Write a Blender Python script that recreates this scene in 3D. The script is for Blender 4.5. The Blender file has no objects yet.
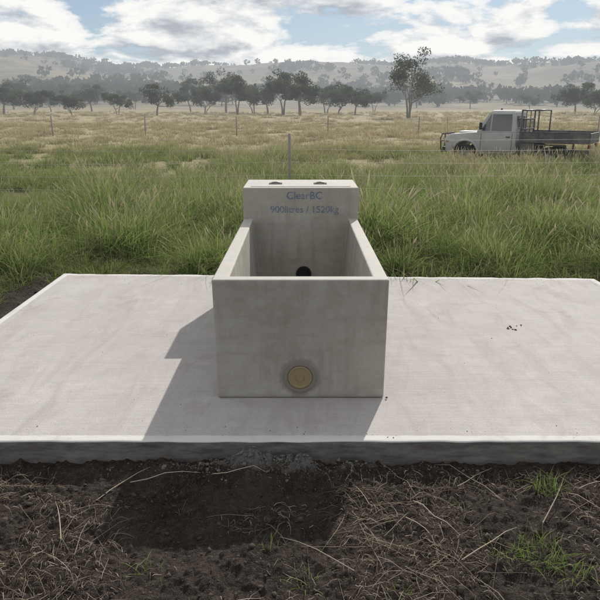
import bpy, bmesh, math, random
import numpy as np
from mathutils import Vector, Matrix
random.seed(7); rng=np.random.default_rng(7)
S=bpy.context.scene
COL=S.collection
# ------------------------------------------------------------------ helpers
def link(o,parent=None):
    COL.objects.link(o)
    if parent: o.parent=parent
    return o
def vn(x,y,seed=0):
    xi=np.floor(x);yi=np.floor(y);xf=x-xi;yf=y-yi
    def h(a,b):
        v=np.sin(a*127.1+b*311.7+seed*74.7)*43758.5453
        return v-np.floor(v)
    u=xf*xf*(3-2*xf);v=yf*yf*(3-2*yf)
    return (h(xi,yi)*(1-u)+h(xi+1,yi)*u)*(1-v)+(h(xi,yi+1)*(1-u)+h(xi+1,yi+1)*u)*v
def fbm(x,y,o=4,seed=0):
    s=0;a=.5;t=0
    for i in range(o):
        s=s+a*vn(x*2**i+i*17.3,y*2**i-i*9.1,seed+i);t+=a;a*=.5
    return s/t
def sst(a,b,x):
    t=np.clip((x-a)/(b-a),0,1);return t*t*(3-2*t)
def mesh_np(name,V,F,mats=(),attr=None,smooth=False,midx=None):
    V=np.asarray(V,dtype=np.float32);F=np.asarray(F,dtype=np.int32)
    me=bpy.data.meshes.new(name);me.vertices.add(len(V));me.vertices.foreach_set('co',V.ravel())
    k=F.shape[1];me.loops.add(F.size);me.loops.foreach_set('vertex_index',F.ravel())
    me.polygons.add(len(F));me.polygons.foreach_set('loop_start',np.arange(0,F.size,k,dtype=np.int32))
    try: me.polygons.foreach_set('loop_total',np.full(len(F),k,dtype=np.int32))
    except Exception: pass
    for m in mats: me.materials.append(m)
    if midx is not None: me.polygons.foreach_set('material_index',np.asarray(midx,dtype=np.int32))
    if smooth: me.polygons.foreach_set('use_smooth',np.ones(len(F),dtype=bool))
    if attr is not None:
        for n,a in attr.items():
            at=me.attributes.new(n,'FLOAT','POINT');at.data.foreach_set('value',np.asarray(a,dtype=np.float32))
    me.update(calc_edges=True);me.validate();return me
def mesh_py(name,V,F,mats=(),smooth=False):
    me=bpy.data.meshes.new(name);me.from_pydata([tuple(v) for v in V],[],F)
    for m in mats: me.materials.append(m)
    if smooth:
        for p in me.polygons:p.use_smooth=True
    me.update();return me
def bevel(o,w,s=2):
    m=o.modifiers.new('b','BEVEL');m.width=w;m.segments=s;m.limit_method='ANGLE';m.angle_limit=math.radians(30);return o
def fixn(me):
    bm=bmesh.new();bm.from_mesh(me);bmesh.ops.recalc_face_normals(bm,faces=bm.faces);bm.to_mesh(me);bm.free()
def box(name,lo,hi,mat,parent=None,bv=.01):
    x0,y0,z0=lo;x1,y1,z1=hi
    V=[(x0,y0,z0),(x1,y0,z0),(x1,y1,z0),(x0,y1,z0),(x0,y0,z1),(x1,y0,z1),(x1,y1,z1),(x0,y1,z1)]
    F=[(0,3,2,1),(4,5,6,7),(0,1,5,4),(1,2,6,5),(2,3,7,6),(3,0,4,7)]
    o=link(bpy.data.objects.new(name,mesh_py(name,V,F,[mat])),parent)
    if bv: bevel(o,bv)
    return o
def tubeVF(pts,rad,n=6,cap=True):
    pts=[Vector(p) for p in pts];V=[];F=[]
    if not hasattr(rad,'__len__'): rad=[rad]*len(pts)
    for i,p in enumerate(pts):
        d=(pts[min(i+1,len(pts)-1)]-pts[max(i-1,0)]).normalized()
        a=Vector((0,0,1)) if abs(d.z)<.9 else Vector((1,0,0))
        u=d.cross(a).normalized();w=d.cross(u)
        for k in range(n):
            t=2*math.pi*k/n;V.append(p+(u*math.cos(t)+w*math.sin(t))*rad[i])
    for i in range(len(pts)-1):
        for k in range(n):
            F.append((i*n+k,i*n+(k+1)%n,(i+1)*n+(k+1)%n,(i+1)*n+k))
    return V,F
def tubes(name,lst,mat,parent=None,n=6,smooth=True):
    V=[];F=[]
    for pts,r in lst:
        v,f=tubeVF(pts,r,n);b=len(V);V+=v;F+=[tuple(i+b for i in q) for q in f]
        m=len(v)//n
        F.append(tuple(b+i for i in range(n))[::-1]);F.append(tuple(b+(m-1)*n+i for i in range(n)))
    return link(bpy.data.objects.new(name,mesh_py(name,V,F,[mat],smooth)),parent)
def lathe(name,prof,mat,parent=None,n=40,loc=(0,0,0),axis='Y'):
    V=[];F=[]
    for r,h in prof:
        for k in range(n):
            t=2*math.pi*k/n
            V.append((loc[0]+r*math.cos(t),loc[1]+h,loc[2]+r*math.sin(t)) if axis=='Y' else (loc[0]+r*math.cos(t),loc[1]+r*math.sin(t),loc[2]+h))
    for i in range(len(prof)-1):
        for k in range(n):F.append((i*n+k,i*n+(k+1)%n,(i+1)*n+(k+1)%n,(i+1)*n+k))
    if prof[-1][0]>0: F.append(tuple((len(prof)-1)*n+k for k in range(n)))
    me=mesh_py(name,V,F,[mat]);fixn(me)
    return link(bpy.data.objects.new(name,me),parent)
# ------------------------------------------------------------------ materials
HAZE_L=950.; HAZE_C=(.55,.58,.61,1)  # fade length and glow colour of the haze painted into surface materials
DMAX=4
class M:
    def __init__(s,name):
        s.m=bpy.data.materials.new(name);s.m.use_nodes=True;s.t=s.m.node_tree;s.t.nodes.clear()
    def n(s,ty,**k):
        nd=s.t.nodes.new(ty)
        for a,b in k.items(): setattr(nd,a,b)
        return nd
    def l(s,a,b): s.t.links.new(a,b)
    def noise(s,scale,detail=6,rough=.6,vec=None,dist=0):
        nd=s.n('ShaderNodeTexNoise');nd.inputs['Scale'].default_value=scale;nd.inputs['Detail'].default_value=min(detail,DMAX);nd.inputs['Roughness'].default_value=rough;nd.inputs['Distortion'].default_value=dist
        if vec is not None:s.l(vec,nd.inputs['Vector'])
        return nd.outputs['Fac']
    def pos(s,scale=None):
        g=s.n('ShaderNodeNewGeometry').outputs['Position']
        if scale:
            m=s.n('ShaderNodeVectorMath',operation='MULTIPLY');s.l(g,m.inputs[0]);m.inputs[1].default_value=scale;return m.outputs[0]
        return g
    def ramp(s,f,st):
        r=s.n('ShaderNodeValToRGB');e=r.color_ramp.elements
        while len(e)<len(st):e.new(.5)
        for i,(p,c) in enumerate(st):
            e[i].position=p;e[i].color=(c,c,c,1) if not hasattr(c,'__len__') else (*c,1)
        s.l(f,r.inputs[0]);return r.outputs[0]
    def mix(s,f,a,b,bt='MIX'):
        m=s.n('ShaderNodeMix',data_type='RGBA',blend_type=bt)
        for i,v in ((0,f),(6,a),(7,b)):
            if hasattr(v,'is_linked'): s.l(v,m.inputs[i])
            else: m.inputs[i].default_value=v if i==0 else (*v,1)
        return m.outputs[2]
    def math(s,op,a,b=0.,c=None):
        m=s.n('ShaderNodeMath',operation=op)
        for i,v in enumerate((a,b) if c is None else (a,b,c)):
            if hasattr(v,'is_linked'): s.l(v,m.inputs[i])
            else:m.inputs[i].default_value=v
        return m.outputs[0]
    def mr(s,v,a,b,c=0.,d=1.):
        m=s.n('ShaderNodeMapRange',interpolation_type='SMOOTHSTEP');s.l(v,m.inputs[0])
        for i,q in enumerate((a,b,c,d)):m.inputs[1+i].default_value=q
        return m.outputs[0]
    def sep(s,v):
        x=s.n('ShaderNodeSeparateXYZ');s.l(v,x.inputs[0]);return x.outputs
    def bump(s,h,st,dist=.01,nrm=None):
        b=s.n('ShaderNodeBump');b.inputs['Strength'].default_value=st;b.inputs['Distance'].default_value=dist;s.l(h,b.inputs['Height'])
        if nrm is not None:s.l(nrm,b.inputs['Normal'])
        return b.outputs[0]
    def prin(s,col,rough=.9,nrm=None,metal=0,spec=.3):
        p=s.n('ShaderNodeBsdfPrincipled')
        if hasattr(col,'is_linked'):s.l(col,p.inputs['Base Color'])
        else:p.inputs['Base Color'].default_value=(*col,1)
        p.inputs['Roughness'].default_value=rough;p.inputs['Metallic'].default_value=metal;p.inputs['Specular IOR Level'].default_value=spec
        if nrm is not None:s.l(nrm,p.inputs['Normal'])
        return p.outputs[0]
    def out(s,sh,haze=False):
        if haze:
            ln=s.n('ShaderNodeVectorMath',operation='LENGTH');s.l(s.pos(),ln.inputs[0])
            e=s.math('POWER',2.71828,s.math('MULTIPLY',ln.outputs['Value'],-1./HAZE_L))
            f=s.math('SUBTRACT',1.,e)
            em=s.n('ShaderNodeEmission');em.inputs[0].default_value=HAZE_C;em.inputs[1].default_value=.95  # glow mixed in by distance from the origin, painting haze onto surfaces
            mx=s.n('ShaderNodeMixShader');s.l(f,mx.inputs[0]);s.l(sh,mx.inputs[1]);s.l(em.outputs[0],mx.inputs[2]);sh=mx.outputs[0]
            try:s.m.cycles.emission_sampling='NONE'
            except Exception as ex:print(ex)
        o=s.n('ShaderNodeOutputMaterial');s.l(sh,o.inputs[0]);return s.m
def simple(name,col,rough=.6,metal=0,spec=.4,var=.12,scale=20,haze=False):
    m=M(name);nz=m.noise(scale,2)
    c=m.mix(nz,tuple(v*(1-var) for v in col),tuple(min(1,v*(1+var)) for v in col))
    return m.out(m.prin(c,rough,None,metal,spec),haze)
def slab_mat():
    m=M('slab_concrete');p=m.pos()
    big=m.noise(1.1,4,.6,p);mid=m.noise(9,5,.65,p);fine=m.noise(170,2,.7,p)
    st=m.noise(6,3,.55,m.pos((.35,10,1)),.5)
    st2=m.noise(4,3,.6,m.pos((1.6,.35,1)),1.2)
    c=m.mix(m.ramp(big,[(.3,0.),(.7,1.)]),(.385,.36,.35),(.485,.458,.445))
    c=m.mix(m.ramp(mid,[(.35,.0),(.75,.6)]),c,(.36,.34,.325))
    c=m.mix(m.ramp(st,[(.42,0.),(.66,.25)]),c,(.54,.51,.495))
    c=m.mix(m.ramp(st2,[(.46,0.),(.7,.55)]),c,(.335,.31,.30))
    c=m.mix(m.ramp(fine,[(.3,.6),(.5,0.)]),c,(.24,.22,.20))
    at=m.n('ShaderNodeAttribute',attribute_name='margin').outputs['Fac']
    wob=m.math('ADD',at,m.math('MULTIPLY',m.math('SUBTRACT',mid,.5),.25))
    mg=m.mr(wob,.42,.55)
    c=m.mix(m.math('MULTIPLY',mg,.85),c,m.mix(mid,(.52,.50,.48),(.66,.64,.62)))
    v=m.n('ShaderNodeTexVoronoi');v.inputs['Scale'].default_value=26;m.l(p,v.inputs['Vector'])
    dn=m.noise(2.6,4,.75,p)
    sp=m.math('MULTIPLY',m.ramp(v.outputs['Distance'],[(.04,1.),(.09,0.)]),m.ramp(dn,[(.53,0.),(.60,1.)]))
    c=m.mix(m.math('MULTIPLY',sp,.6),c,(.17,.14,.12))
    c=m.mix(m.ramp(dn,[(.56,0.),(.72,.45)]),c,(.27,.24,.21))
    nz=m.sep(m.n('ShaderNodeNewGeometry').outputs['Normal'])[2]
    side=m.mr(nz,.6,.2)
    c=m.mix(side,c,m.mix(m.ramp(m.noise(7,4,.7,m.pos((1,1,4))),[(.3,0.),(.7,1.)]),(.075,.066,.06),(.19,.18,.165)))  # vertical faces coloured dark to paint in their shade, mottled like formwork
    h=m.math('ADD',m.math('ADD',m.math('MULTIPLY',st,.7),m.math('MULTIPLY',fine,.7)),mid)
    nr=m.bump(h,.5,.005)
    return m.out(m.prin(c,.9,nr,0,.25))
def trough_mat():
    m=M('trough_concrete');p=m.pos()
    big=m.noise(2.2,4,.6,m.pos((1,1,.7)));mid=m.noise(14,5,.65,p);fine=m.noise(220,1,.6,p)
    c=m.mix(m.ramp(big,[(.3,0.),(.7,1.)]),(.275,.255,.215),(.385,.365,.32))
    c=m.mix(m.ramp(mid,[(.4,0.),(.7,.5)]),c,(.42,.40,.36))
    run=m.noise(9,3,.6,m.pos((1.6,1.6,.18)))
    c=m.mix(m.ramp(run,[(.5,0.),(.72,.4)]),c,(.21,.195,.16))
    ban=m.noise(5,4,.7,m.pos((.5,.5,3.2)))
    c=m.mix(m.ramp(ban,[(.50,0.),(.7,.4)]),c,(.24,.225,.19))
    v=m.n('ShaderNodeTexVoronoi');v.inputs['Scale'].default_value=55;m.l(p,v.inputs['Vector'])
    pit=m.math('MULTIPLY',m.ramp(v.outputs['Distance'],[(.06,1.),(.13,0.)]),m.ramp(m.noise(6,2,.6,p),[(.50,0.),(.6,1.)]))
    c=m.mix(m.math('MULTIPLY',pit,.7),c,(.12,.11,.10))
    x,y,z=m.sep(p)
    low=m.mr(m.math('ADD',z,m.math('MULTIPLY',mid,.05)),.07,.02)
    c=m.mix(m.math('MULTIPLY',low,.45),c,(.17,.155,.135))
    dx=m.math('POWER',m.math('SUBTRACT',x,0.),2.);dz=m.math('POWER',m.math('SUBTRACT',z,.125),2.)
    rr=m.math('ADD',m.math('SQRT',m.math('ADD',dx,dz)),m.math('MULTIPLY',m.math('SUBTRACT',mid,.5),.06))
    ring=m.math('MULTIPLY',m.mr(rr,.125,.10),m.mr(y,3.4,3.3))
    c=m.mix(m.math('MULTIPLY',ring,.5),c,(.17,.155,.13))
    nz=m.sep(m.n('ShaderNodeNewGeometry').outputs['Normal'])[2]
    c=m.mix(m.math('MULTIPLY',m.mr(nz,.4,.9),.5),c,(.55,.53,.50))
    nr=m.bump(m.math('SUBTRACT',m.math('ADD',mid,m.math('MULTIPLY',fine,.3)),pit),.3,.005)
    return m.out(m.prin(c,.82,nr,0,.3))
def soil_mat():
    m=M('soil');p=m.pos();a=m.noise(5,4,.7,p);b=m.noise(38,4,.7,p);f=m.noise(170,3,.7,p)
    c=m.mix(m.ramp(a,[(.3,0.),(.7,1.)]),(.017,.013,.011),(.052,.041,.034))
    c=m.mix(m.ramp(b,[(.48,0.),(.72,.6)]),c,(.09,.072,.058))
    c=m.mix(m.ramp(f,[(.56,0.),(.72,.6)]),c,(.19,.16,.135))
    at=m.n('ShaderNodeAttribute',attribute_name='grey').outputs['Fac']
    c=m.mix(m.mr(m.math('ADD',at,m.math('MULTIPLY',m.math('SUBTRACT',b,.5),1.1)),.35,.85),c,m.mix(f,(.095,.088,.08),(.25,.235,.215)))
    nr=m.bump(m.math('ADD',b,m.math('MULTIPLY',f,.3)),.9,.03)
    return m.out(m.prin(c,.95,nr,0,.15))
def ground_mat():
    m=M('paddock_ground');p=m.pos();x,y,z=m.sep(p)
    n1=m.noise(.05,4,.6,p);n2=m.noise(1.2,4,.7,p);n3=m.noise(.008,4,.65,p)
    near=m.mix(n2,(.04,.038,.02),(.11,.10,.05))
    mid=m.mix(m.ramp(n2,[(.3,0.),(.7,1.)]),(.21,.18,.10),(.40,.335,.205))
    mid=m.mix(m.ramp(n1,[(.45,0.),(.65,.5)]),mid,(.19,.185,.09))
    far=m.mix(m.ramp(n3,[(.42,0.),(.58,1.)]),(.25,.205,.135),(.14,.13,.08))
    far=m.mix(m.ramp(m.noise(.03,4,.75,p),[(.48,0.),(.60,.7)]),far,(.08,.08,.05))
    c=m.mix(m.mr(y,9,28),near,mid);c=m.mix(m.mr(y,170,330),c,far)
    nr=m.bump(n2,.4,.1)
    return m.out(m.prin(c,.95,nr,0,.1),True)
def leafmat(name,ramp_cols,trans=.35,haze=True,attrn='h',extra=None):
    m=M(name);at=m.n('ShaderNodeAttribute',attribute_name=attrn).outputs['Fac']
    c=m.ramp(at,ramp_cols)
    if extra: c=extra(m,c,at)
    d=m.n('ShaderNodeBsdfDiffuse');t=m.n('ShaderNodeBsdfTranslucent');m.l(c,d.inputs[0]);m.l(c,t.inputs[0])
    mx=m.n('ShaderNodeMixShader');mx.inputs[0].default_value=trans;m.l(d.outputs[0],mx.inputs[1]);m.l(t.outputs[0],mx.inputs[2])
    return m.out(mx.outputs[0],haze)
def gx(m,c,at):
    r=m.n('ShaderNodeObjectInfo').outputs['Random']
    dry=m.n('ShaderNodeAttribute',attribute_name='dry',attribute_type='INSTANCER').outputs['Fac']
    dc=m.ramp(at,[(0.,(.16,.14,.075)),(.5,(.35,.295,.17)),(1.,(.52,.45,.28))])
    c=m.mix(m.math('MULTIPLY',r,.45),c,m.ramp(at,[(0.,(.07,.08,.03)),(.5,(.20,.22,.08)),(1.,(.35,.36,.17))]))
    return m.mix(dry,c,dc)
MAT_slab=slab_mat();MAT_tr=trough_mat();MAT_soil=soil_mat();MAT_gr=ground_mat()
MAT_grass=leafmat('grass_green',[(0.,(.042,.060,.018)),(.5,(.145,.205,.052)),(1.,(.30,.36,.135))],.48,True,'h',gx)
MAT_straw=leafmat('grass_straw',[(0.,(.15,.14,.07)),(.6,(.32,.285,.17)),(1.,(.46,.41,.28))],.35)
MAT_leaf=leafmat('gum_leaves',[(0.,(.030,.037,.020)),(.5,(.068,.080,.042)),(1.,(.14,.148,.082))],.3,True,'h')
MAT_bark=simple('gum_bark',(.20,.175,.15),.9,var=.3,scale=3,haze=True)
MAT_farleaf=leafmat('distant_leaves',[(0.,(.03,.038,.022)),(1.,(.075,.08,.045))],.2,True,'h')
# ------------------------------------------------------------------ terrain
EA=np.array([-1.5,-.8,-.46,-.38,-.28,-.16,-.05,.0,.12,.22,.34,.46,.8,1.5])
EE=np.array([34,40,47,44,37,34,38,38,42,44,43,48,42,34.])
def terr(x,y):
    x=np.asarray(x,float);y=np.asarray(y,float)
    z=-.16-.33*sst(6.5,22,y)+ (fbm(x*.15,y*.15,3,3)-.5)*.16*sst(8,20,y)
    a=x/np.maximum(y,60)
    e=np.interp(a,EA,EE)+ (fbm(a*14,y*0+2.,4,5)-.5)*7
    z=z+1.5*e*sst(330,1120,y)*(1-.5*sst(1200,2300,y))
    z=z+ (fbm(x*.006,y*.006,4,9)-.5)*26*sst(260,700,y)
    fh=np.interp(a,[-1,-.5,-.2,-.02,.2,.6],[20,19,12,3,4,10])
    z=z+fh*np.exp(-((y-560)/170)**2)
    return z
def sgrid():
    ys=np.concatenate([np.linspace(-14,40,90),40*np.exp(np.linspace(0.02,math.log(2600/40),200))])
    u=np.linspace(-1,1,240);out=[]
    for yy in ys:
        w=14+1.15*max(yy,0);xs=w*u
        out.append(np.stack([xs,np.full_like(xs,yy)],1))
    P=np.array(out);x=P[:,:,0].ravel();y=P[:,:,1].ravel()
    V=np.stack([x,y,terr(x,y)],1);R,C=len(ys),240
    i=(np.arange(R-1)[:,None]*C+np.arange(C-1)[None,:]).ravel()
    return V,np.stack([i,i+1,i+C+1,i+C],1)
V,F=sgrid();link(bpy.data.objects.new('paddock_ground',mesh_np('paddock_ground',V,F,[MAT_gr],smooth=True)))
def soilz(X,Y):
    z=-.125+(fbm(X*2.2,Y*2.2,4,21)-.5)*.05+(fbm(X*14,Y*14,4,22)-.5)*.042+np.maximum(fbm(X*45,Y*45,3,25)-.5,0)*.05
    xc=X+.05*(fbm(X*7,Y*0,2,31)-.5)
    hump=.75*np.exp(-((xc+.24)/.20)**2)+.40*np.exp(-((xc-.08)/.30)**2)+.34*sst(-1.2,-.6,xc)*(1-sst(.4,1.4,xc))
    m=np.exp(-((Y-2.715)/.075)**2)*hump*np.clip(fbm(X*9,Y*9,4,30)*1.6-.05,.2,1.2)
    z=z+m*.095+m*(fbm(X*60,Y*60,3,33)-.5)*.07
    e=np.minimum.reduce([X+7,7-X,Y+3,7.3-Y]);z=z-.11*(1-sst(0,.8,e))
    return z,m
xs=np.concatenate([np.linspace(-7,-1.7,120,endpoint=False),np.linspace(-1.7,1.7,440,endpoint=False),np.linspace(1.7,7,120)])
ys=np.concatenate([np.linspace(-3,1.7,80,endpoint=False),np.linspace(1.7,2.9,180,endpoint=False),np.linspace(2.9,7.3,110)])
X,Y=np.meshgrid(xs,ys);Z,G=soilz(X,Y);C=len(xs);R=len(ys)
i=(np.arange(R-1)[:,None]*C+np.arange(C-1)[None,:]).ravel()
link(bpy.data.objects.new('soil_ground',mesh_np('soil_ground',np.stack([X.ravel(),Y.ravel(),Z.ravel()],1),np.stack([i,i+1,i+C+1,i+C],1),[MAT_soil],{'grey':G.ravel()},True)))
# ------------------------------------------------------------------ slab
BL=(-2.27,6.05);BR=(2.74,5.86);FL=(-2.27,2.80);FR=(2.80,2.80)
N=160;V=[];mg=[]
uu=np.linspace(0,1,N)
for j in range(N):
    for i_ in range(N):
        u=uu[i_];v=uu[j]
        a=np.array(FL)*(1-u)+np.array(FR)*u;b=np.array(BL)*(1-u)+np.array(BR)*u
        p=a*(1-v)+b*v
        x,y=p
        wob=.006*(vn(np.array(x*9.),np.array(y*9.),4)-.5)
        if j==0:y+=wob*2
        if j==N-1:y+=wob*5
        V.append((x,y,.0015*(fbm(np.array(x*2.),np.array(y*2.),2,8))))
        dd=min(u*5.05,(1-u)*5.05,v*3.2,(1-v)*3.2)
        mg.append(1-min(dd/.11,1))
F=[(j*N+i_,j*N+i_+1,(j+1)*N+i_+1,(j+1)*N+i_) for j in range(N-1) for i_ in range(N-1)]
ring=[i_ for i_ in range(N)]+[j*N+N-1 for j in range(1,N)]+[(N-1)*N+i_ for i_ in range(N-2,-1,-1)]+[j*N for j in range(N-2,0,-1)]
b0=len(V)
for r in ring:
    x,y,z=V[r];V.append((x,y,-.19));mg.append(1)
for k in range(len(ring)):
    k2=(k+1)%len(ring);F.append((ring[k2],ring[k],b0+k,b0+k2))
me=mesh_np('concrete_slab',V,F,[MAT_slab],{'margin':mg})
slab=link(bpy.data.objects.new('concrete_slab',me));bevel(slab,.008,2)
# ------------------------------------------------------------------ trough
TR=bpy.data.objects.new('concrete_water_trough',None);link(TR)
x0,x1=-.45,.46;yf,yh,yb=3.28,5.13,5.70;zt,zh=.675,.927
t=.075
P=[(x0,yf,0),(x1,yf,0),(x1,yb,0),(x0,yb,0),
   (x0-.012,yf-.006,zt),(x1+.006,yf-.006,zt),(x1,yh,zt),(x0,yh,zt),
   (x0+t,yf+.07,zt),(x1-t,yf+.07,zt),(x1-t,yh,zt),(x0+t,yh,zt),
   (x0+t+.05,yf+.13,.10),(x1-t-.05,yf+.13,.10),(x1-t-.05,yh,.10),(x0+t+.05,yh,.10),
   (x0,yh,zh),(x1,yh,zh),(x1,yb,zh),(x0,yb,zh)]
Fc=[(0,3,2,1),(0,1,5,4),(1,2,18,17,6,5),(3,0,4,7,16,19),(2,3,19,18),(16,17,18,19),
    (4,5,9,8),(5,6,10,9),(7,4,8,11),(8,9,13,12),(9,10,14,13),(11,8,12,15),(12,13,14,15),
    (16,7,11,15,14,10,6,17)]
me=mesh_py('trough_body',P,Fc,[MAT_tr]);fixn(me)
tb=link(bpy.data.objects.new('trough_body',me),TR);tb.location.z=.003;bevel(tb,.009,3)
MAT_brass=simple('plug_brass',(.27,.215,.125),.6,.2,var=.4,scale=40)
MAT_ring=simple('plug_grout',(.20,.18,.15),.85,var=.3,scale=50)
MAT_dark=simple('hollow_shade_black',(.02,.02,.02),.9)  # near-black colour paints the shade inside the recesses and outlet hole
MAT_steel=simple('galv_steel',(.35,.35,.34),.45,.8,var=.2)
fy=yf-.0015
lathe('drain_ring',[(.092,.004),(.090,-.003),(.085,-.005),(.074,-.006),(.070,-.004),(.068,.003)],MAT_ring,TR,loc=(.0,fy-.001,.125))
lathe('drain_plug',[(.067,.002),(.066,-.003),(.058,-.005),(.05,-.003),(.022,-.003),(.02,-.009),(.001,-.009)],MAT_brass,TR,loc=(.0,fy-.001,.125))
lathe('outlet_pipe',[(.062,.01),(.062,-.012),(.048,-.012),(.046,-.003),(.001,-.003)],MAT_dark,TR,loc=(.03,yh,.235))  # near-black disc across the mouth paints the shade of the hole
for k,xx in enumerate((-.2,.165)):
    box('recess_shade_plate_%d'%k,(xx-.055,5.30,zh+.0),(xx+.055,5.44,zh+.0075),MAT_dark,TR,.002)  # raised dark plate, painted as the shade in a lifting recess
    tubes('lifting_loop_%d'%k,[([(xx-.035,5.38,zh+.004),(xx-.03,5.38,zh+.014),(xx,5.38,zh+.018),(xx+.03,5.38,zh+.014),(xx+.035,5.38,zh+.004)],.006)],MAT_steel,TR)
box('float_cover',(x0+.06,yh+.06,zh+.003),(x1-.06,yb-.06,zh+.007),MAT_tr,TR,.002)
m=M('faded_blue_stencil');tr_=m.n('ShaderNodeBsdfTransparent');mx=m.n('ShaderNodeMixShader')
f=m.ramp(m.noise(60,4,.8,m.pos()),[(.32,.05),(.56,.72)]);m.l(f,mx.inputs[0]);m.l(tr_.outputs[0],mx.inputs[1])
m.l(m.prin((.10,.18,.32),.7),mx.inputs[2]);MAT_ink=m.out(mx.outputs[0])
def text(name,s,w,z,cx):
    cu=bpy.data.curves.new(name,'FONT');cu.body=s;cu.size=.1;cu.align_x='CENTER';cu.align_y='CENTER';cu.offset=.0011;cu.materials.append(MAT_ink)
    o=link(bpy.data.objects.new(name,cu),TR);bpy.context.view_layer.update();k=w/max(o.dimensions.x,.01)
    o.scale=(k,k*1.0,1);o.rotation_euler=(math.radians(90),0,math.radians(.2));o.location=(cx,yh-.0025,z);return o
text('stencil_line_1','ClearBC',.28,.866,.035);text('stencil_line_2','900litres / 1520kg',.54,.757,.035)
# ------------------------------------------------------------------ debris
def rocks(name,pts,mat,sub=1,jit=.4):
    bm=bmesh.new();bmesh.ops.create_icosphere(bm,subdivisions=sub,radius=1)
    bv=np.array([v.co[:] for v in bm.verts]);bf=np.array([[v.index for v in f.verts] for f in bm.faces]);bm.free()
    VV=[];FF=[]
    for k,(p,s) in enumerate(pts):
        q=bv*(1+rng.uniform(-jit,jit,(len(bv),1)))*np.array([rng.uniform(.7,1.5),rng.uniform(.6,1.2),rng.uniform(.35,.8)])*s
        q[:,2]+=q[:,0]*rng.normal(0,.25)
        a=rng.uniform(0,6.28);c,s_=math.cos(a),math.sin(a);q=q@np.array([[c,s_,0],[-s_,c,0],[0,0,1]])
        VV.append(q+np.array(p));FF.append(bf+k*len(bv))
    return link(bpy.data.objects.new(name,mesh_np(name,np.concatenate(VV),np.concatenate(FF),[mat])))
MAT_clod=simple('clod_soil',(.055,.043,.034),.95,var=.5,scale=9)
MAT_rub=simple('concrete_crumbs',(.125,.115,.103),.95,var=.55,scale=14)
pts=[]
for c,n,s in [((1.53,4.45),6,.03),((1.62,4.52),3,.02)]:
    for k in range(n):pts.append(((c[0]+rng.normal(0,s),c[1]+rng.normal(0,s),.004),rng.uniform(.003,.010)))
for k in range(200):
    x=rng.uniform(-2.2,2.7);y=rng.choice([rng.uniform(2.85,5.9),rng.uniform(5.6,5.9),rng.uniform(2.82,2.95)])
    if -.5<x<.5 and y>3.2:continue
    pts.append(((x,y,.0025),rng.uniform(.001,.0030)))
pts.append(((.475,3.27,.009),.009))
rocks('soil_crumbs',pts,MAT_clod)
def sz(x,y): return float(soilz(np.array([x]),np.array([y]))[0][0])
def szv(x,y): return soilz(np.asarray(x),np.asarray(y))[0]
n=2600;x=rng.uniform(-2.2,2.2,n);y=rng.uniform(1.6,2.78,n);r=np.where(rng.random(n)<.9,rng.uniform(.002,.007,n),rng.uniform(.006,.015,n))
z=szv(x,y)+r*.2;pts=[((x[k],y[k],z[k]),r[k]) for k in range(n)]
n=700;x=rng.uniform(-6,-2.3,n);y=rng.uniform(3.5,7,n);r=rng.uniform(.005,.025,n);z=szv(x,y)+r*.2;pts+=[((x[k],y[k],z[k]),r[k]) for k in range(n)]
rocks('soil_clods',pts,MAT_clod)
n=1500;x=np.where(rng.random(n)<.6,rng.normal(-.2,.18,n),rng.normal(.0,.5,n));y=2.765-np.abs(rng.normal(0,.05,n));r=np.where(rng.random(n)<.93,rng.uniform(.0015,.0055,n),rng.uniform(.005,.013,n))
z=szv(x,y)+r*.1;pts=[((x[k],y[k],z[k]),r[k]) for k in range(n)]
n=90;x=rng.uniform(-1.2,1.2,n);y=rng.uniform(2.45,2.77,n);r=rng.uniform(.0015,.004,n);z=szv(x,y)+r*.2;pts+=[((x[k],y[k],z[k]),r[k]) for k in range(n)]
rocks('concrete_rubble',pts,MAT_rub)
# ------------------------------------------------------------------ straw litter
VV=[];FF=[];HH=[];vb=0
def stalks(x,y,a,L,r,bend,lift,h):
    global vb
    n=5;m=len(x);pts=np.zeros((n,m,3));ang=a.copy();cx=x.copy();cy=y.copy()
    base=szv(x,y)
    for k in range(n):
        zz=np.maximum(szv(cx,cy),base-.01)+r+.002+lift*math.sin(math.pi*k/(n-1))
        pts[k]=np.stack([cx,cy,zz],1);ang=ang+bend*rng.uniform(.2,1.8,m);cx=cx+np.cos(ang)*L/(n-1);cy=cy+np.sin(ang)*L/(n-1)
        cy=np.minimum(cy,2.78)
    out=np.zeros((m,n,3,3))
    for k in range(n):
        d=pts[min(k+1,n-1)]-pts[max(k-1,0)];d/=np.linalg.norm(d,axis=1)[:,None]+1e-9
        u=np.cross(d,[0,0,1.]);u/=np.linalg.norm(u,axis=1)[:,None]+1e-9;w=np.cross(d,u)
        for j in range(3):
            t_=2*math.pi*j/3;out[:,k,j]=pts[k]+(u*math.cos(t_)+w*math.sin(t_))*(r*[1,1,.9,.7,.4][k])[:,None]
    VV.append(out.reshape(-1,3));f=[]
    for k in range(n-1):
        for j in range(3):f.append((k*3+j,k*3+(j+1)%3,(k+1)*3+(j+1)%3,(k+1)*3+j))
    f=np.array(f)[None]+(np.arange(m)*15)[:,None,None]+vb;FF.append(f.reshape(-1,4));HH.append(np.repeat(h,15));vb+=m*15
def batch(n,Lr,rr,bs,lf):
    x=rng.uniform(-2,2,n);y=rng.uniform(1.55,2.70,n)
    dens=fbm(x*2.2+3,y*3,3,55)+np.where(x>.15,.13,np.where(x<-.75,.04,-.13));k=dens>.44+rng.uniform(0,.19,n);x=x[k];y=y[k];m=len(x)
    stalks(x,y,rng.uniform(0,6.28,m),rng.uniform(*Lr,m),rng.uniform(*rr,m),rng.normal(0,bs,m),rng.uniform(0,lf,m),rng.uniform(.0,1,m)**1.1)
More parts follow.
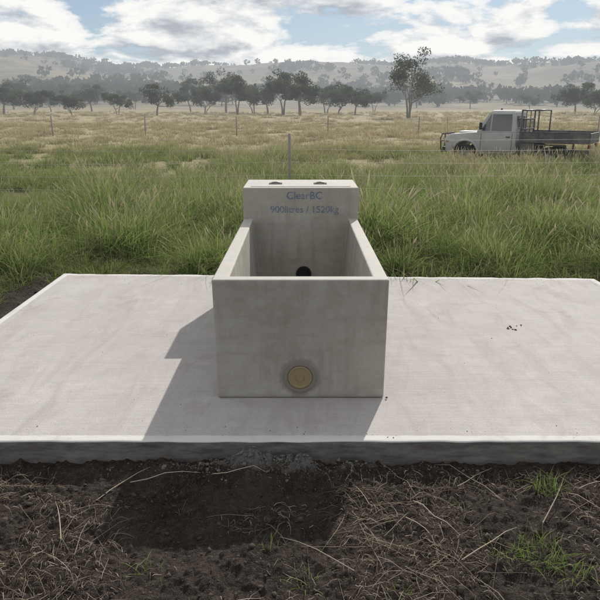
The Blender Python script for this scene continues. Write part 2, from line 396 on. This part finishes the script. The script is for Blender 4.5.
batch(10500,(.008,.04),(.0006,.0016),.08,.008);batch(3000,(.04,.12),(.0005,.0014),.09,.018);batch(420,(.12,.30),(.0008,.0020),.07,.03)
L_=np.array([(-.78,2.62,.1,.32),(-.95,2.2,1.9,.3),(.5,2.5,-1.2,.3),(.62,2.1,.5,.34),(-.4,2.64,.05,.25),(1.0,2.3,.9,.4),(.2,2.0,2.4,.35),(.9,2.5,2.2,.4),(-.9,2.5,.8,.3)])
stalks(L_[:,0],L_[:,1],L_[:,2],L_[:,3],np.full(9,.0025),np.full(9,.04),np.full(9,.02),np.full(9,.9))
MAT_lit=leafmat('dead_stalks',[(0.,(.07,.053,.04)),(.5,(.24,.195,.145)),(1.,(.48,.41,.32))],.1,False)
link(bpy.data.objects.new('dead_grass_litter',mesh_np('dead_grass_litter',np.concatenate(VV),np.concatenate(FF),[MAT_lit],{'h':np.concatenate(HH)})))
# ------------------------------------------------------------------ grass tufts
def blades(n,spread,hmin,hmax,w,lean,seg=4,curve=.5):
    r=rng;V=[];F=[];H=[]
    for k in range(n):
        a=r.uniform(0,6.283);rr=spread*math.sqrt(r.random());bx,by=rr*math.cos(a),rr*math.sin(a)
        h=r.uniform(hmin,hmax);d=a+r.normal(0,1.0);ln=min(abs(r.normal(0,lean)),1.6);ww=w*r.uniform(.6,1.3)
        fa=r.uniform(0,6.283);b=len(V);px,py=math.cos(fa)*ww/2,math.sin(fa)*ww/2
        for s in range(seg+1):
            t_=s/seg;o=h*(ln*t_+curve*ln*t_*t_*1.5);z=h*t_*(1-.45*min(ln,1.2)*t_*t_)
            x=bx+math.cos(d)*o;y=by+math.sin(d)*o;k_=(1-t_**1.6)*.92+.08
            V+= [(x-px*k_,y-py*k_,z),(x+px*k_,y+py*k_,z)];H+=[t_*.9+.05]*2
        for s in range(seg):
            q=b+2*s;F.append((q,q+1,q+3,q+2))
    return V,F,H
def seeds(n,spread,hmin,hmax):
    V=[];F=[];H=[]
    for k in range(n):
        a=rng.uniform(0,6.283);rr=spread*math.sqrt(rng.random());bx,by=rr*math.cos(a),rr*math.sin(a)
        h=rng.uniform(hmin,hmax);d=rng.uniform(0,6.283);ln=min(abs(rng.normal(0,.35)),.8);fa=rng.uniform(0,3.14)
        hs=[0,.4,.8,.85,.93,1.0];ws=[.0011,.001,.0009,.0035,.005,.0008]
        for rot in (0,1.57):
            b=len(V)
            for t_,w_ in zip(hs,ws):
                o=h*ln*t_*t_;x=bx+math.cos(d)*o;y=by+math.sin(d)*o;z=h*t_*(1-.2*ln*t_)
                px,py=math.cos(fa+rot)*w_,math.sin(fa+rot)*w_
                V+=[(x-px,y-py,z),(x+px,y+py,z)];H+=[.2+.8*t_]*2
            for s in range(len(hs)-1):
                q=b+2*s;F.append((q,q+1,q+3,q+2))
    return V,F,H
src=bpy.data.collections.new('grass_tuft_source')
def tuft(name,parts):
    V=[];F=[];H=[];mi=[]
    for (v,f,h),m_ in parts:
        b=len(V);V+=v;F+=[tuple(i+b for i in q) for q in f];H+=h;mi+=[m_]*len(f)
    me=mesh_np(name,V,F,[MAT_grass,MAT_straw],{'h':H},midx=mi)
    o=bpy.data.objects.new(name,me);src.objects.link(o);return o
tuft('tuft_a',[(blades(95,.13,.14,.42,.010,.8),0),(seeds(2,.14,.35,.5),1)])
tuft('tuft_b',[(blades(80,.11,.20,.52,.010,.6),0),(blades(5,.14,.2,.45,.006,.6),1),(seeds(3,.14,.42,.60),1)])
tuft('tuft_c',[(blades(85,.20,.08,.24,.009,1.0),0),(blades(12,.2,.1,.3,.006,.9),1)])
tuft('tuft_d',[(blades(50,.14,.16,.42,.008,.65),0),(blades(18,.16,.15,.43,.006,.7),1),(seeds(9,.18,.38,.60),1)])
tuft('tuft_e',[(blades(55,.30,.15,.38,.020,.7,3),0),(blades(16,.30,.15,.38,.014,.7,3),1),(seeds(5,.3,.34,.50),1)])
tuft('tuft_f',[(blades(50,.35,.08,.22,.018,.9,3),0),(blades(20,.35,.08,.24,.014,.9,3),1)])
pp=[];ro=[];sc=[];ix=[]
def scatter(n,y0,y1,half,idx,wts,s0,s1,densf=None,amp=1.1,cen=None):
    yy=rng.uniform(y0,y1,n*3);xx=rng.uniform(-1,1,n*3)*half(yy)
    keep=rng.random(n*3)<half(yy)/half(y1)
    if cen is not None: xx=xx+cen
    if densf is not None: keep&=rng.random(n*3)<densf(xx,yy)
    xx=xx[keep][:n];yy=yy[keep][:n];zz=terr(xx,yy)-.01
    zz=np.where((np.abs(xx)<6.8)&(yy<7.2),np.maximum(zz,soilz(xx,yy)[0]-.01),zz)
    c=len(xx);pp.append(np.stack([xx,yy,zz],1));ro.append(np.stack([rng.normal(0,.12,c),rng.normal(0,.12,c),rng.uniform(0,6.28,c)],1))
    hv=np.clip(1+ (fbm(xx*.9,yy*.9,3,77)-.5)*2.6*amp,.4,1.7)
    sc.append(rng.uniform(s0,s1,c)*hv);ix.append(rng.choice(idx,c,p=wts))
half=lambda y:2.6+.62*y
patch=lambda x,y:np.clip((fbm(x*1.1,y*1.1,3,41)-.36)*5,.10,1)*sst(6.2,6.8,y+.7*(fbm(x*1.3,y*.3,2,42)-.5))
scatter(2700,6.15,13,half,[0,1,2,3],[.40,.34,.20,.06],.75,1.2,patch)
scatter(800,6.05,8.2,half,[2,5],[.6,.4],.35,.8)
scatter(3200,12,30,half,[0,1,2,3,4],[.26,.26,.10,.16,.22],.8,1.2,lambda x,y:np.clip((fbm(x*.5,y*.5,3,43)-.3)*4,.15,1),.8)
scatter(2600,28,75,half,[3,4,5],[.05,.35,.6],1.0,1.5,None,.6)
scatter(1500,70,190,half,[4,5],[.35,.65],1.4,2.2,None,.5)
scatter(420,18.3,21.6,lambda y:4.2+0*y,[1,3,4],[.4,.35,.25],1.0,1.3,None,.3,6.9)
nside=260
xx=np.concatenate([rng.uniform(-7.5,-2.75,nside),rng.uniform(3.3,7.5,nside)]);yy=rng.uniform(4.6,6.7,2*nside)
zz=np.where(np.abs(xx)<6.8,soilz(xx,yy)[0],terr(xx,yy));pp.append(np.stack([xx,yy,zz],1));ro.append(np.stack([xx*0,xx*0,rng.uniform(0,6,len(xx))],1));sc.append(rng.uniform(.25,.7,len(xx)));ix.append(rng.choice([0,2,5],len(xx)))
pp=np.concatenate(pp).astype(np.float32);ro=np.concatenate(ro).astype(np.float32);sc=np.concatenate(sc).astype(np.float32);ix=np.concatenate(ix).astype(np.int32)
yy=pp[:,1].astype(float);xx=pp[:,0].astype(float)
dry=-.30+1.2*sst(13,44,yy)+(fbm(xx*.28,yy*.16,4,91)-.5)*1.3+rng.uniform(-.22,.22,len(yy));dry=np.clip((dry-.08)/.6,0,1)
me=bpy.data.meshes.new('paddock_grass');me.vertices.add(len(pp));me.vertices.foreach_set('co',pp.ravel())
a=me.attributes.new('rot','FLOAT_VECTOR','POINT');a.data.foreach_set('vector',ro.ravel())
a=me.attributes.new('scl','FLOAT','POINT');a.data.foreach_set('value',sc)
a=me.attributes.new('dry','FLOAT','POINT');a.data.foreach_set('value',dry.astype(np.float32))
a=me.attributes.new('idx','INT','POINT');a.data.foreach_set('value',ix)
gob=link(bpy.data.objects.new('paddock_grass',me))
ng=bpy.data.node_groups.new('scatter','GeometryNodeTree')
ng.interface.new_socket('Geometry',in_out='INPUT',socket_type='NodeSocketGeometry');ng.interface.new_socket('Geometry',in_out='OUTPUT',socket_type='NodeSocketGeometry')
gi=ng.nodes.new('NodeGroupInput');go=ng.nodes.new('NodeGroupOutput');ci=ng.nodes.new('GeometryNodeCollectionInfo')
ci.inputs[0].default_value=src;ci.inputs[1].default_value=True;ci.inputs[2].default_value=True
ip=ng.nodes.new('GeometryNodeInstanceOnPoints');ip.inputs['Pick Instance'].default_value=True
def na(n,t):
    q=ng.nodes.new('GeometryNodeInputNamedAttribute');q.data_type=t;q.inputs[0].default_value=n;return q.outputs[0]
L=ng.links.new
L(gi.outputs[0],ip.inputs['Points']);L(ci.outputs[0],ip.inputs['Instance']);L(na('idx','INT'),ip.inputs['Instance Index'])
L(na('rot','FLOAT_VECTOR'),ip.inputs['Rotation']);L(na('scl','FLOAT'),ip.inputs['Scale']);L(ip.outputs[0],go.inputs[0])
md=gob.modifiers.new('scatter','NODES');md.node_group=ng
# ------------------------------------------------------------------ weeds
MAT_weed=leafmat('weed_green',[(0.,(.06,.09,.025)),(.5,(.17,.235,.07)),(1.,(.30,.38,.15))],.4,False)
for (x,y,n,s,hh) in [(.93,2.11,110,.09,.085),(.80,2.16,60,.06,.06),(1.02,2.02,40,.06,.07),(1.12,2.56,60,.06,.10),(-.12,2.17,16,.035,.07),(.02,1.98,30,.05,.06),(-.55,2.02,12,.05,.05),(.72,2.45,12,.04,.05),(-.5,2.4,9,.03,.05),(.35,1.93,14,.05,.05)]:
    v,f,h=blades(n,s,hh*.4,hh,.0038,.7,4)
    o=link(bpy.data.objects.new('grass_weed',mesh_np('grass_weed',v,f,[MAT_weed],{'h':h})));o.location=(x,y,sz(x,y)-.003)
# ------------------------------------------------------------------ trees
def clump(c,r,n,leaf,V,F,H,shade):
    p=rng.normal(0,1,(n,3));p/=np.linalg.norm(p,axis=1)[:,None];rad=rng.uniform(.25,1.1,n)[:,None]**.6
    p=p*rad*np.array([r,r,r*.66])
    for k in range(n):
        q=p[k]+c;u=rng.normal(0,1,3);u/=np.linalg.norm(u);w=np.cross(u,rng.normal(0,1,3));w/=np.linalg.norm(w)+1e-6
        s=leaf*rng.uniform(.5,1.2);b=len(V)
        V.extend([q-u*s-w*s*.35,q+u*s*.2-w*s*.5,q+u*s+w*s*.2,q-u*s*.1+w*s*.5]);F.append((b,b+1,b+2,b+3))
        H.extend([float(np.clip(shade+rng.normal(0,.13)+.25*p[k][2]/r,0,1))]*4)
def gum(name,h,w,ncl,seed,trunks=1,leaf=.2,lowfrac=.3,per=150):
    global rng;old=rng;rng=np.random.default_rng(seed)
    V=[];F=[];H=[];mi=[]
    def addtube(pts,r):
        v,f=tubeVF(pts,r,6);b=len(V);V.extend([np.array(q) for q in v]);F.extend([tuple(i+b for i in q) for q in f]);H.extend([.5]*len(v));mi.extend([1]*len(f))
    ends=[]
    for t_ in range(trunks):
        a=rng.uniform(0,6.28);ox=.3*math.cos(a)*(trunks>1);oy=.3*math.sin(a)*(trunks>1)
        fk=h*rng.uniform(.2,.32);lx,ly=rng.normal(0,.25,2)+np.array([ox,oy])*2
        top=(ox+lx,oy+ly,fk);rb=h*.026/math.sqrt(trunks)
        addtube([(ox,oy,-.3),(ox+lx*.3,oy+ly*.3,fk*.5),top],[rb*1.3,rb,rb*.8])
        nb=max(3,int(7/trunks))
        for k in range(nb):
            a=2*math.pi*(k+rng.uniform(-.3,.3))/nb;rr=w*.5*rng.uniform(.25,.85);zz=h*rng.uniform(.48,.9)*(1-.22*(rr/(w*.5)))
            e=np.array([top[0]+math.cos(a)*rr,top[1]+math.sin(a)*rr,zz]);m_=np.array(top)*.45+e*.55+np.array([0,0,-.05*h])+rng.normal(0,.25,3)
            addtube([top,tuple(m_),tuple(e)],[rb*.6,rb*.38,rb*.14]);ends.append(e);ends.append(m_*.4+e*.6)
            for j in range(2):
                e2=e+rng.normal(0,1,3)*np.array([.13*w,.13*w,.09*h]);addtube([tuple(m_),tuple((m_+e2)/2+rng.normal(0,.15,3)),tuple(e2)],[rb*.3,rb*.2,rb*.08]);ends.append(e2)
    for k in range(ncl):
        c=ends[k%len(ends)]+rng.normal(0,1,3)*np.array([.06*w,.06*w,.06*h]);c[2]=min(max(c[2],h*lowfrac),h*.93)
        r=w*rng.uniform(.08,.18);n0=len(F)
        clump(c,r,int(per*(.5+rng.random())),leaf,V,F,H,rng.uniform(.15,.8));mi.extend([0]*(len(F)-n0))
    rng=old
    return mesh_np(name,np.array(V),F,[MAT_leaf,MAT_bark],{'h':H},midx=mi)
gums=[gum('gum_tree',9,9.5,44,11),gum('gum_tree',8,8.5,40,12,2),gum('gum_tree',10,8.5,44,13,1,lowfrac=.3),gum('gum_tree',7.5,9,40,14,3,lowfrac=.2),gum('gum_tree',9.5,7.5,38,15,2,lowfrac=.28)]
big=gum('gum_tree',10,9.5,44,21,3,.17,.30,105)
def px(xp,d): return (xp-300)/650*(d*.958+.5)
def place(me,xp,d,s,rot=None):
    x=px(xp,d);o=link(bpy.data.objects.new('gum_tree',me));o.location=(x,d,float(terr(x,d)));o.scale=(s,s,s*rng.uniform(.92,1.08));o.rotation_euler[2]=rng.uniform(0,6.28) if rot is None else rot
place(big,408,106,1.0,.6)
T=[(4,150,.95,0),(33,145,.75,3),(52,190,.85,1),(73,135,.6,3),(92,200,1.05,0),(118,145,.66,1),(157,135,.78,0),(192,200,1.1,4),(205,155,.9,3),(226,180,1.15,2),(237,145,.85,4),(254,165,1.0,1),(268,155,.9,0),(283,145,1.0,4),(300,138,1.02,2),(326,170,1.1,1),(337,155,.9,3),(355,143,.7,0),(374,210,.9,1),(575,155,.9,0),(594,140,.75,3),(530,260,.9,1),(640,150,1.2,2),(690,160,1.2,0),(-40,150,1.2,1),(-90,160,1.2,2),(135,260,1.1,1),(14,240,1.2,2),(60,290,1.2,0),(470,300,1.,2)]
for (xp,d,s,v) in T:place(gums[v],xp,d,s)
V=[];F=[];H=[]
def fartree(x,y,s,n=26):
    z0=float(terr(x,y));sh=rng.uniform(.1,.9)
    p=rng.normal(0,1,(n,3));p/=np.linalg.norm(p,axis=1)[:,None];p*=np.array([s*.6,s*.6,s*.40])*rng.uniform(.5,1,(n,1));p+=np.array([x,y,z0+s*.55])
    u=rng.normal(0,1,(n,3));u/=np.linalg.norm(u,axis=1)[:,None];w=np.cross(u,rng.normal(0,1,(n,3)));w/=np.linalg.norm(w,axis=1)[:,None]
    l=s*.2;b=len(V)
    for k in range(n):
        V.extend([p[k]-u[k]*l,p[k]-w[k]*l*.8,p[k]+u[k]*l,p[k]+w[k]*l*.8]);F.append((b+4*k,b+4*k+1,b+4*k+2,b+4*k+3));H.extend([sh]*4)
    b=len(V);V.extend([np.array([x-.3,y,z0-1]),np.array([x+.3,y,z0-1]),np.array([x+.2,y,z0+s*.5]),np.array([x-.2,y,z0+s*.5])]);F.append((b,b+1,b+2,b+3));H.extend([.5]*4)
cnt=0
while cnt<2000:
    y=rng.uniform(320,1190);a=rng.uniform(-.72,.72);x=a*y
    d=float(fbm(np.array(x*.009),np.array(y*.006),3,61))
    lim=.68
    if y>1040: lim=.44 if a>-.12 else .50
    elif y>800: lim=.58 if a>-.1 else .63
    if d+rng.uniform(-.07,.05)<lim:
        if rng.random()>.05: continue
    fartree(x,y,rng.uniform(5,9.5));cnt+=1
link(bpy.data.objects.new('distant_trees',mesh_np('distant_trees',np.array(V),F,[MAT_farleaf],{'h':H})))
# ------------------------------------------------------------------ fences
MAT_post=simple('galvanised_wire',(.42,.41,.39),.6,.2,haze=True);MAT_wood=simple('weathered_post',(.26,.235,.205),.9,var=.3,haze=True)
def fence(pts,hgt,wires,r,pr,mat):
    root=bpy.data.objects.new('wire_fence',None);link(root);tp=[];tw=[]
    zs=[float(terr(x,y)) for x,y in pts]
    for (x,y),z in zip(pts,zs):
        lx=rng.normal(0,.02);tp.append(([(x,y,z-.2),(x+lx,y,z+hgt)],pr))
    for w in wires:
        line=[]
        for k in range(len(pts)-1):
            for s in range(6):
                t_=s/6;x=pts[k][0]*(1-t_)+pts[k+1][0]*t_;y=pts[k][1]*(1-t_)+pts[k+1][1]*t_;z=zs[k]*(1-t_)+zs[k+1]*t_
                line.append((x,y+pr,z+w-.03*4*t_*(1-t_)))
        line.append((pts[-1][0],pts[-1][1]+pr,zs[-1]+w));tw.append((line,r))
    tubes('posts',tp,mat,root,6);tubes('wires',tw,MAT_post,root,4)
fence([(-18.2,10.2),(-12.2,10.5),(-6.2,10.8),(-.17,11),(5.9,11.2),(12,11.4),(18,11.6)],1.33,[.45,.66,.87,1.08,1.25],.0021,.024,MAT_wood)
fence([(-30+6.2*k+.9,45+.15*k) for k in range(11)],1.3,[.4,.7,1.0,1.2],.003,.045,MAT_wood)
# ------------------------------------------------------------------ ute
U=bpy.data.objects.new('utility_truck',None);link(U)
def carpaint(name,col,dirt=.65):
    m=M(name);p=m.n('ShaderNodeTexCoord').outputs['Object'];z=m.sep(p)[2]
    d=m.math('MULTIPLY',m.mr(m.math('ADD',z,m.math('MULTIPLY',m.noise(4,5,.6,p),.4)),1.4,.6),dirt)
    c=m.mix(m.ramp(m.noise(2.5,6,.7,p),[(.45,0.),(.7,.35)]),col,(.30,.27,.23))
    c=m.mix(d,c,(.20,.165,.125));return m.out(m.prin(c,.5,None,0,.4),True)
PW=carpaint('dusty_white_paint',(.46,.46,.45));PT=carpaint('tray_dark_steel',(.075,.075,.077),.3)
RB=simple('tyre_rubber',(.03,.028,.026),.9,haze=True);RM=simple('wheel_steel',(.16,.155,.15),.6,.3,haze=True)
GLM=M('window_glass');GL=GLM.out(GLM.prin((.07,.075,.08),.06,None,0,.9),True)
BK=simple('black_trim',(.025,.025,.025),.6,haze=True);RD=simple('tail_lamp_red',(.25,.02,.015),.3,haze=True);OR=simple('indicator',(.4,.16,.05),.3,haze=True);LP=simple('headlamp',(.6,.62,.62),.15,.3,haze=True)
arc=lambda cx,cz,r,a0,a1,n=9:[(cx+r*math.cos(a0+(a1-a0)*k/(n-1)),cz+r*math.sin(a0+(a1-a0)*k/(n-1))) for k in range(n)]
prof=[(.16,.58),(.12,.95),(.17,1.10),(.3,1.155),(1.22,1.235),(2.62,1.235),(2.62,.55),(1.34,.50)]+arc(.88,.5,.46,0,math.pi)+[(.38,.50)]
n=len(prof);V=[(x,-.82,z) for x,z in prof]+[(x,.82,z) for x,z in prof]
V=[(x,y*(.93 if x<1.0 and z>1 else 1),z) for x,y,z in V]
Fp=[tuple(range(n)),tuple(range(n,2*n))[::-1]]+[(k,k+n,(k+1)%n+n,(k+1)%n) for k in range(n)]
me=mesh_py('cab_body',V,Fp,[PW]);fixn(me);bm=bmesh.new();bm.from_mesh(me);bmesh.ops.triangulate(bm,faces=[f for f in bm.faces if len(f.verts)>4]);bm.to_mesh(me);bm.free()
bevel(link(bpy.data.objects.new('cab_body',me),U),.03,3)
gb=[(1.24,1.237),(2.6,1.237),(2.53,1.90),(1.62,1.90)]
V=[]
for sgn in(-1,1):
    for k,(x,z) in enumerate(gb):V.append((x,sgn*(.80 if k<2 else .70),z))
V+=[(1.72,-.62,1.965),(2.47,-.62,1.965),(2.47,.62,1.965),(1.72,.62,1.965)]
Fg=[(0,1,2,3),(7,6,5,4),(1,5,6,2),(0,3,7,4),(3,2,9,8),(2,6,10,9),(6,7,11,10),(7,3,8,11),(8,9,10,11),(0,4,5,1)]
me=mesh_py('cab_roof',V,Fg,[PW]);fixn(me);bevel(link(bpy.data.objects.new('cab_roof',me),U),.02,2)
def sidept(x,z,sgn,off=.006): return (x,sgn*(.80-.10*(z-1.237)/.663+off),z)
for sgn,nm in((-1,'left'),(1,'right')):
    for k,q in enumerate([[(1.40,1.29),(1.71,1.29),(1.71,1.84),(1.70,1.84)],[(1.76,1.29),(2.44,1.29),(2.41,1.84),(1.76,1.84)]]):
        V=[sidept(x,z,sgn,.004) for x,z in q]+[sidept(x,z,sgn,.012) for x,z in q]
        F=[(0,1,2,3),(4,5,6,7),(0,1,5,4),(1,2,6,5),(2,3,7,6),(3,0,4,7)];me=mesh_py('w',V,F,[GL]);fixn(me);link(bpy.data.objects.new('side_window_%s_%d'%(nm,k),me),U)
    tubes('door_seam_'+nm,[([(1.42,sgn*.823,1.23),(1.42,sgn*.823,.6)],.006),([(2.48,sgn*.823,1.23),(2.48,sgn*.823,.6)],.006),([(1.42,sgn*.823,.6),(2.48,sgn*.823,.6)],.006)],BK,U,4)
    box('door_handle_'+nm,(2.28,min(sgn*.82,sgn*.85),1.08),(2.42,max(sgn*.82,sgn*.85),1.11),BK,U,.005)
    tubes('wheel_flare_'+nm,[([(x,sgn*.83,z) for x,z in arc(.88,.5,.47,-.1,math.pi+.1,12)],.045)],PW,U,8)
    tubes('mirror_arm_'+nm,[([(1.5,sgn*.79,1.32),(1.45,sgn*.98,1.4)],.012)],BK,U)
    box('mirror_'+nm,(1.41,sgn*1.0-.1,1.33),(1.47,sgn*1.0+.1,1.58),BK,U,.02)
    box('head_lamp_'+nm,(.085,sgn*.62-.13,.83),(.13,sgn*.62+.13,1.0),LP,U,.02)
    box('indicator_'+nm,(.16,min(sgn*.79,sgn*.835),.88),(.26,max(sgn*.79,sgn*.835),.94),OR,U,.008)
V=[(1.28,-.70,1.30),(1.28,.70,1.30),(1.60,.62,1.86),(1.60,-.62,1.86)];V=[(x-.02,y,z+.0) for x,y,z in V]+[(x+.03,y,z) for x,y,z in V]
me=mesh_py('windscreen',V,[(0,1,2,3),(4,5,6,7),(0,1,5,4),(1,2,6,5),(2,3,7,6),(3,0,4,7)],[GL]);fixn(me);link(bpy.data.objects.new('windscreen',me),U)
box('rear_window',(2.54,-.58,1.36),(2.595,.58,1.78),GL,U,.01)
box('grille',(.085,-.46,.80),(.125,.46,1.02),BK,U,.01);box('bumper',(-.02,-.84,.52),(.10,.84,.70),BK,U,.03)
tubes('bull_bar',[([(-.05,-.7,.6),(-.08,-.7,1.0),(-.05,-.6,1.15),(-.05,.6,1.15),(-.08,.7,1.0),(-.05,.7,.6)],.03),([(-.07,-.7,.9),(-.07,.7,.9)],.024),([(-.06,-.3,.6),(-.06,-.3,1.15)],.024),([(-.06,.3,.6),(-.06,.3,1.15)],.024)],PT,U,8)
tubes('snorkel',[([(1.15,.86,1.1),(1.3,.87,1.3),(1.62,.80,1.9),(1.62,.80,2.02)],.035)],BK,U,8)
tubes('aerial',[([(.1,-.5,1.1),(.05,-.5,1.75)],.005)],BK,U,4)
box('chassis',(.4,-.42,.48),(4.8,.42,.66),BK,U,.02)
box('bonnet_scoop',(.45,-.3,1.17),(1.05,.3,1.245),PW,U,.03)
def wheel(nm,x,s):
    y=s*.70;w=.12
    R=[(.2,-w+.03),(.32,-w),(.38,-w+.03),(.40,-w+.06),(.40,w-.06),(.38,w-.03),(.32,w),(.2,w-.03)]
    lathe('tyre_'+nm,[(.001,-w+.05)]+R+[(.001,w-.05)],RB,U,28,(x,y,.40))
    lathe('rim_'+nm,[(.001,-.04),(.07,-.05),(.09,-.02),(.17,.0),(.215,-.035),(.22,.0),(.001,.02)],RM,U,24,(x,y+s*(w-.02) if s>0 else y-(w-.02),.40))
for nm,x,s in(('fl',.88,-1),('fr',.88,1),('rl',3.75,-1),('rr',3.75,1)):wheel(nm,x,s)
box('tray_floor',(2.72,-.93,.93),(4.98,.93,1.0),PT,U,.01)
for s,nm in((-1,'left'),(1,'right')):
    box('tray_side_'+nm,(2.74,min(s*.90,s*.935),1.0),(4.96,max(s*.90,s*.935),1.27),PT,U,.006)
    for k in range(5):
        xx=2.8+k*.52;box('side_rib_%s_%d'%(nm,k),(xx,min(s*.937,s*.955),.98),(xx+.05,max(s*.937,s*.955),1.26),PT,U,.005)
    tubes('side_rail_'+nm,[([(2.74,s*.93,1.275),(4.97,s*.93,1.275)],.018)],PT,U)
    box('rear_mudguard_'+nm,(3.3,min(s*.6,s*.88),.84),(4.2,max(s*.6,s*.88),.88),PT,U,.01)
    box('mud_flap_'+nm,(4.2,min(s*.58,s*.86),.35),(4.22,max(s*.58,s*.86),.86),BK,U,.003)
    box('tail_lamp_'+nm,(4.9,min(s*.55,s*.82),.78),(4.96,max(s*.55,s*.82),.90),RD,U,.01)
    box('under_tray_box_'+nm,(2.8,min(s*.55,s*.9),.58),(3.25,max(s*.55,s*.9),.92),PT,U,.015)
box('tail_gate',(4.945,-.89,1.003),(4.98,.89,1.265),PT,U,.006)
box('number_plate',(4.965,-.18,.76),(4.975,.18,.87),LP,U,.003)
rk=[([(2.78,y,.98),(2.78,y,1.97)],.03) for y in(-.9,.9)]+[([(2.78,-.9,z),(2.78,.9,z)],.028) for z in(1.97,1.68,1.35)]+[([(2.78,y,1.0),(2.78,y,1.97)],.016) for y in(-.3,.3)]
rk+=[([(3.32,y,1.0),(3.32,y,1.97)],.026) for y in(-.9,.9)]+[([(2.78,s*.9,1.97),(3.32,s*.9,1.97)],.026) for s in(-1,1)]+[([(3.32,-.9,1.97),(3.32,.9,1.97)],.026)]
tubes('head_board_rack',rk,PT,U,8)
rk=[([(2.785,-.9+.1*k,1.02),(2.785,-.9+.1*k,1.67)],.006) for k in range(1,18)]
tubes('head_board_mesh',rk,PT,U,4)
for o in U.children:
    o.matrix_parent_inverse=Matrix.Identity(4)
    o.location.x-=2.45
U.rotation_euler=(0,0,math.radians(-32));U.scale=(.965,.965,.965);ux,uy=7.33,22.6;U.location=(ux,uy,float(terr(ux,uy))-.06)
# ------------------------------------------------------------------ light
sx,sy=.313,.95;el=math.radians(34.7)
d=Vector((sx*math.cos(el),sy*math.cos(el),math.sin(el))).normalized()
sl=bpy.data.lights.new('sun','SUN');sl.energy=4.5;sl.angle=math.radians(.53);sl.color=(1,.95,.88)
so=link(bpy.data.objects.new('sun',sl));so.rotation_euler=d.to_track_quat('Z','Y').to_euler();so.location=(20,60,45)
W=bpy.data.worlds.new('World');S.world=W;W.use_nodes=True;t=W.node_tree;t.nodes.clear()
try:
    W.cycles.sampling_method='MANUAL';W.cycles.sample_map_resolution=256
except Exception as ex:print(ex)
class WM(M):
    def __init__(s):s.t=t
w=WM()
sky=w.n('ShaderNodeTexSky');sky.sky_type='NISHITA';sky.sun_disc=False;sky.sun_elevation=el;sky.sun_rotation=math.atan2(sx,sy);sky.dust_density=.5;sky.air_density=1.0;sky.ozone_density=2.5
g=w.n('ShaderNodeTexCoord').outputs['Generated'];X_,Y_,Z_=w.sep(g)
b1=w.n('ShaderNodeBackground')
skc=w.mix(1.,sky.outputs[0],(.07*.88,.07*.97,.07*1.06),'MULTIPLY')
skc=w.mix(w.mr(Z_,.30,.02,.0,.6),skc,(.54,.63,.73))
w.l(skc,b1.inputs[0]);b1.inputs[1].default_value=1.
DMAX=8
vm=w.n('ShaderNodeVectorMath',operation='MULTIPLY');w.l(g,vm.inputs[0]);vm.inputs[1].default_value=(1.,1.,2.7)
va=w.n('ShaderNodeVectorMath',operation='ADD');w.l(vm.outputs[0],va.inputs[0]);va.inputs[1].default_value=(.35,0,.1)
n1=w.noise(7.6,8,.57,va.outputs[0],.2)
ad=w.n('ShaderNodeVectorMath',operation='ADD');w.l(va.outputs[0],ad.inputs[0]);ad.inputs[1].default_value=(.012,0,.042)
n2=w.noise(7.6,5,.57,ad.outputs[0],.2)
nm_=w.math('ADD',n1,w.mr(Z_,.16,.06,0.,.035))
mask=w.ramp(nm_,[(.42,0.),(.47,.8),(.52,1.)])
shade=w.math('ADD',w.math('MULTIPLY',w.math('SUBTRACT',n1,n2),4.2),.68)
shade=w.math('SUBTRACT',shade,w.math('MULTIPLY',w.math('MAXIMUM',w.math('SUBTRACT',n1,.54),0.),2.2))
ccol=w.ramp(shade,[(.12,(.48,.51,.56)),(.5,(.77,.79,.81)),(.8,(1.0,.99,.965))])
b2=w.n('ShaderNodeBackground');w.l(ccol,b2.inputs[0]);b2.inputs[1].default_value=.97
mx=w.n('ShaderNodeMixShader');w.l(mask,mx.inputs[0]);w.l(b1.outputs[0],mx.inputs[1]);w.l(b2.outputs[0],mx.inputs[2])
o=w.n('ShaderNodeOutputWorld');w.l(mx.outputs[0],o.inputs[0])
# ------------------------------------------------------------------ camera
cam=bpy.data.cameras.new('camera');cam.sensor_width=36;cam.lens=39;cam.clip_end=6000;cam.clip_start=.05
co=link(bpy.data.objects.new('camera',cam));co.location=(0,0,1.55);co.rotation_euler=(math.radians(90-16.7),0,0);S.camera=co
S.view_settings.view_transform='Standard';S.view_settings.look='None';S.view_settings.exposure=0
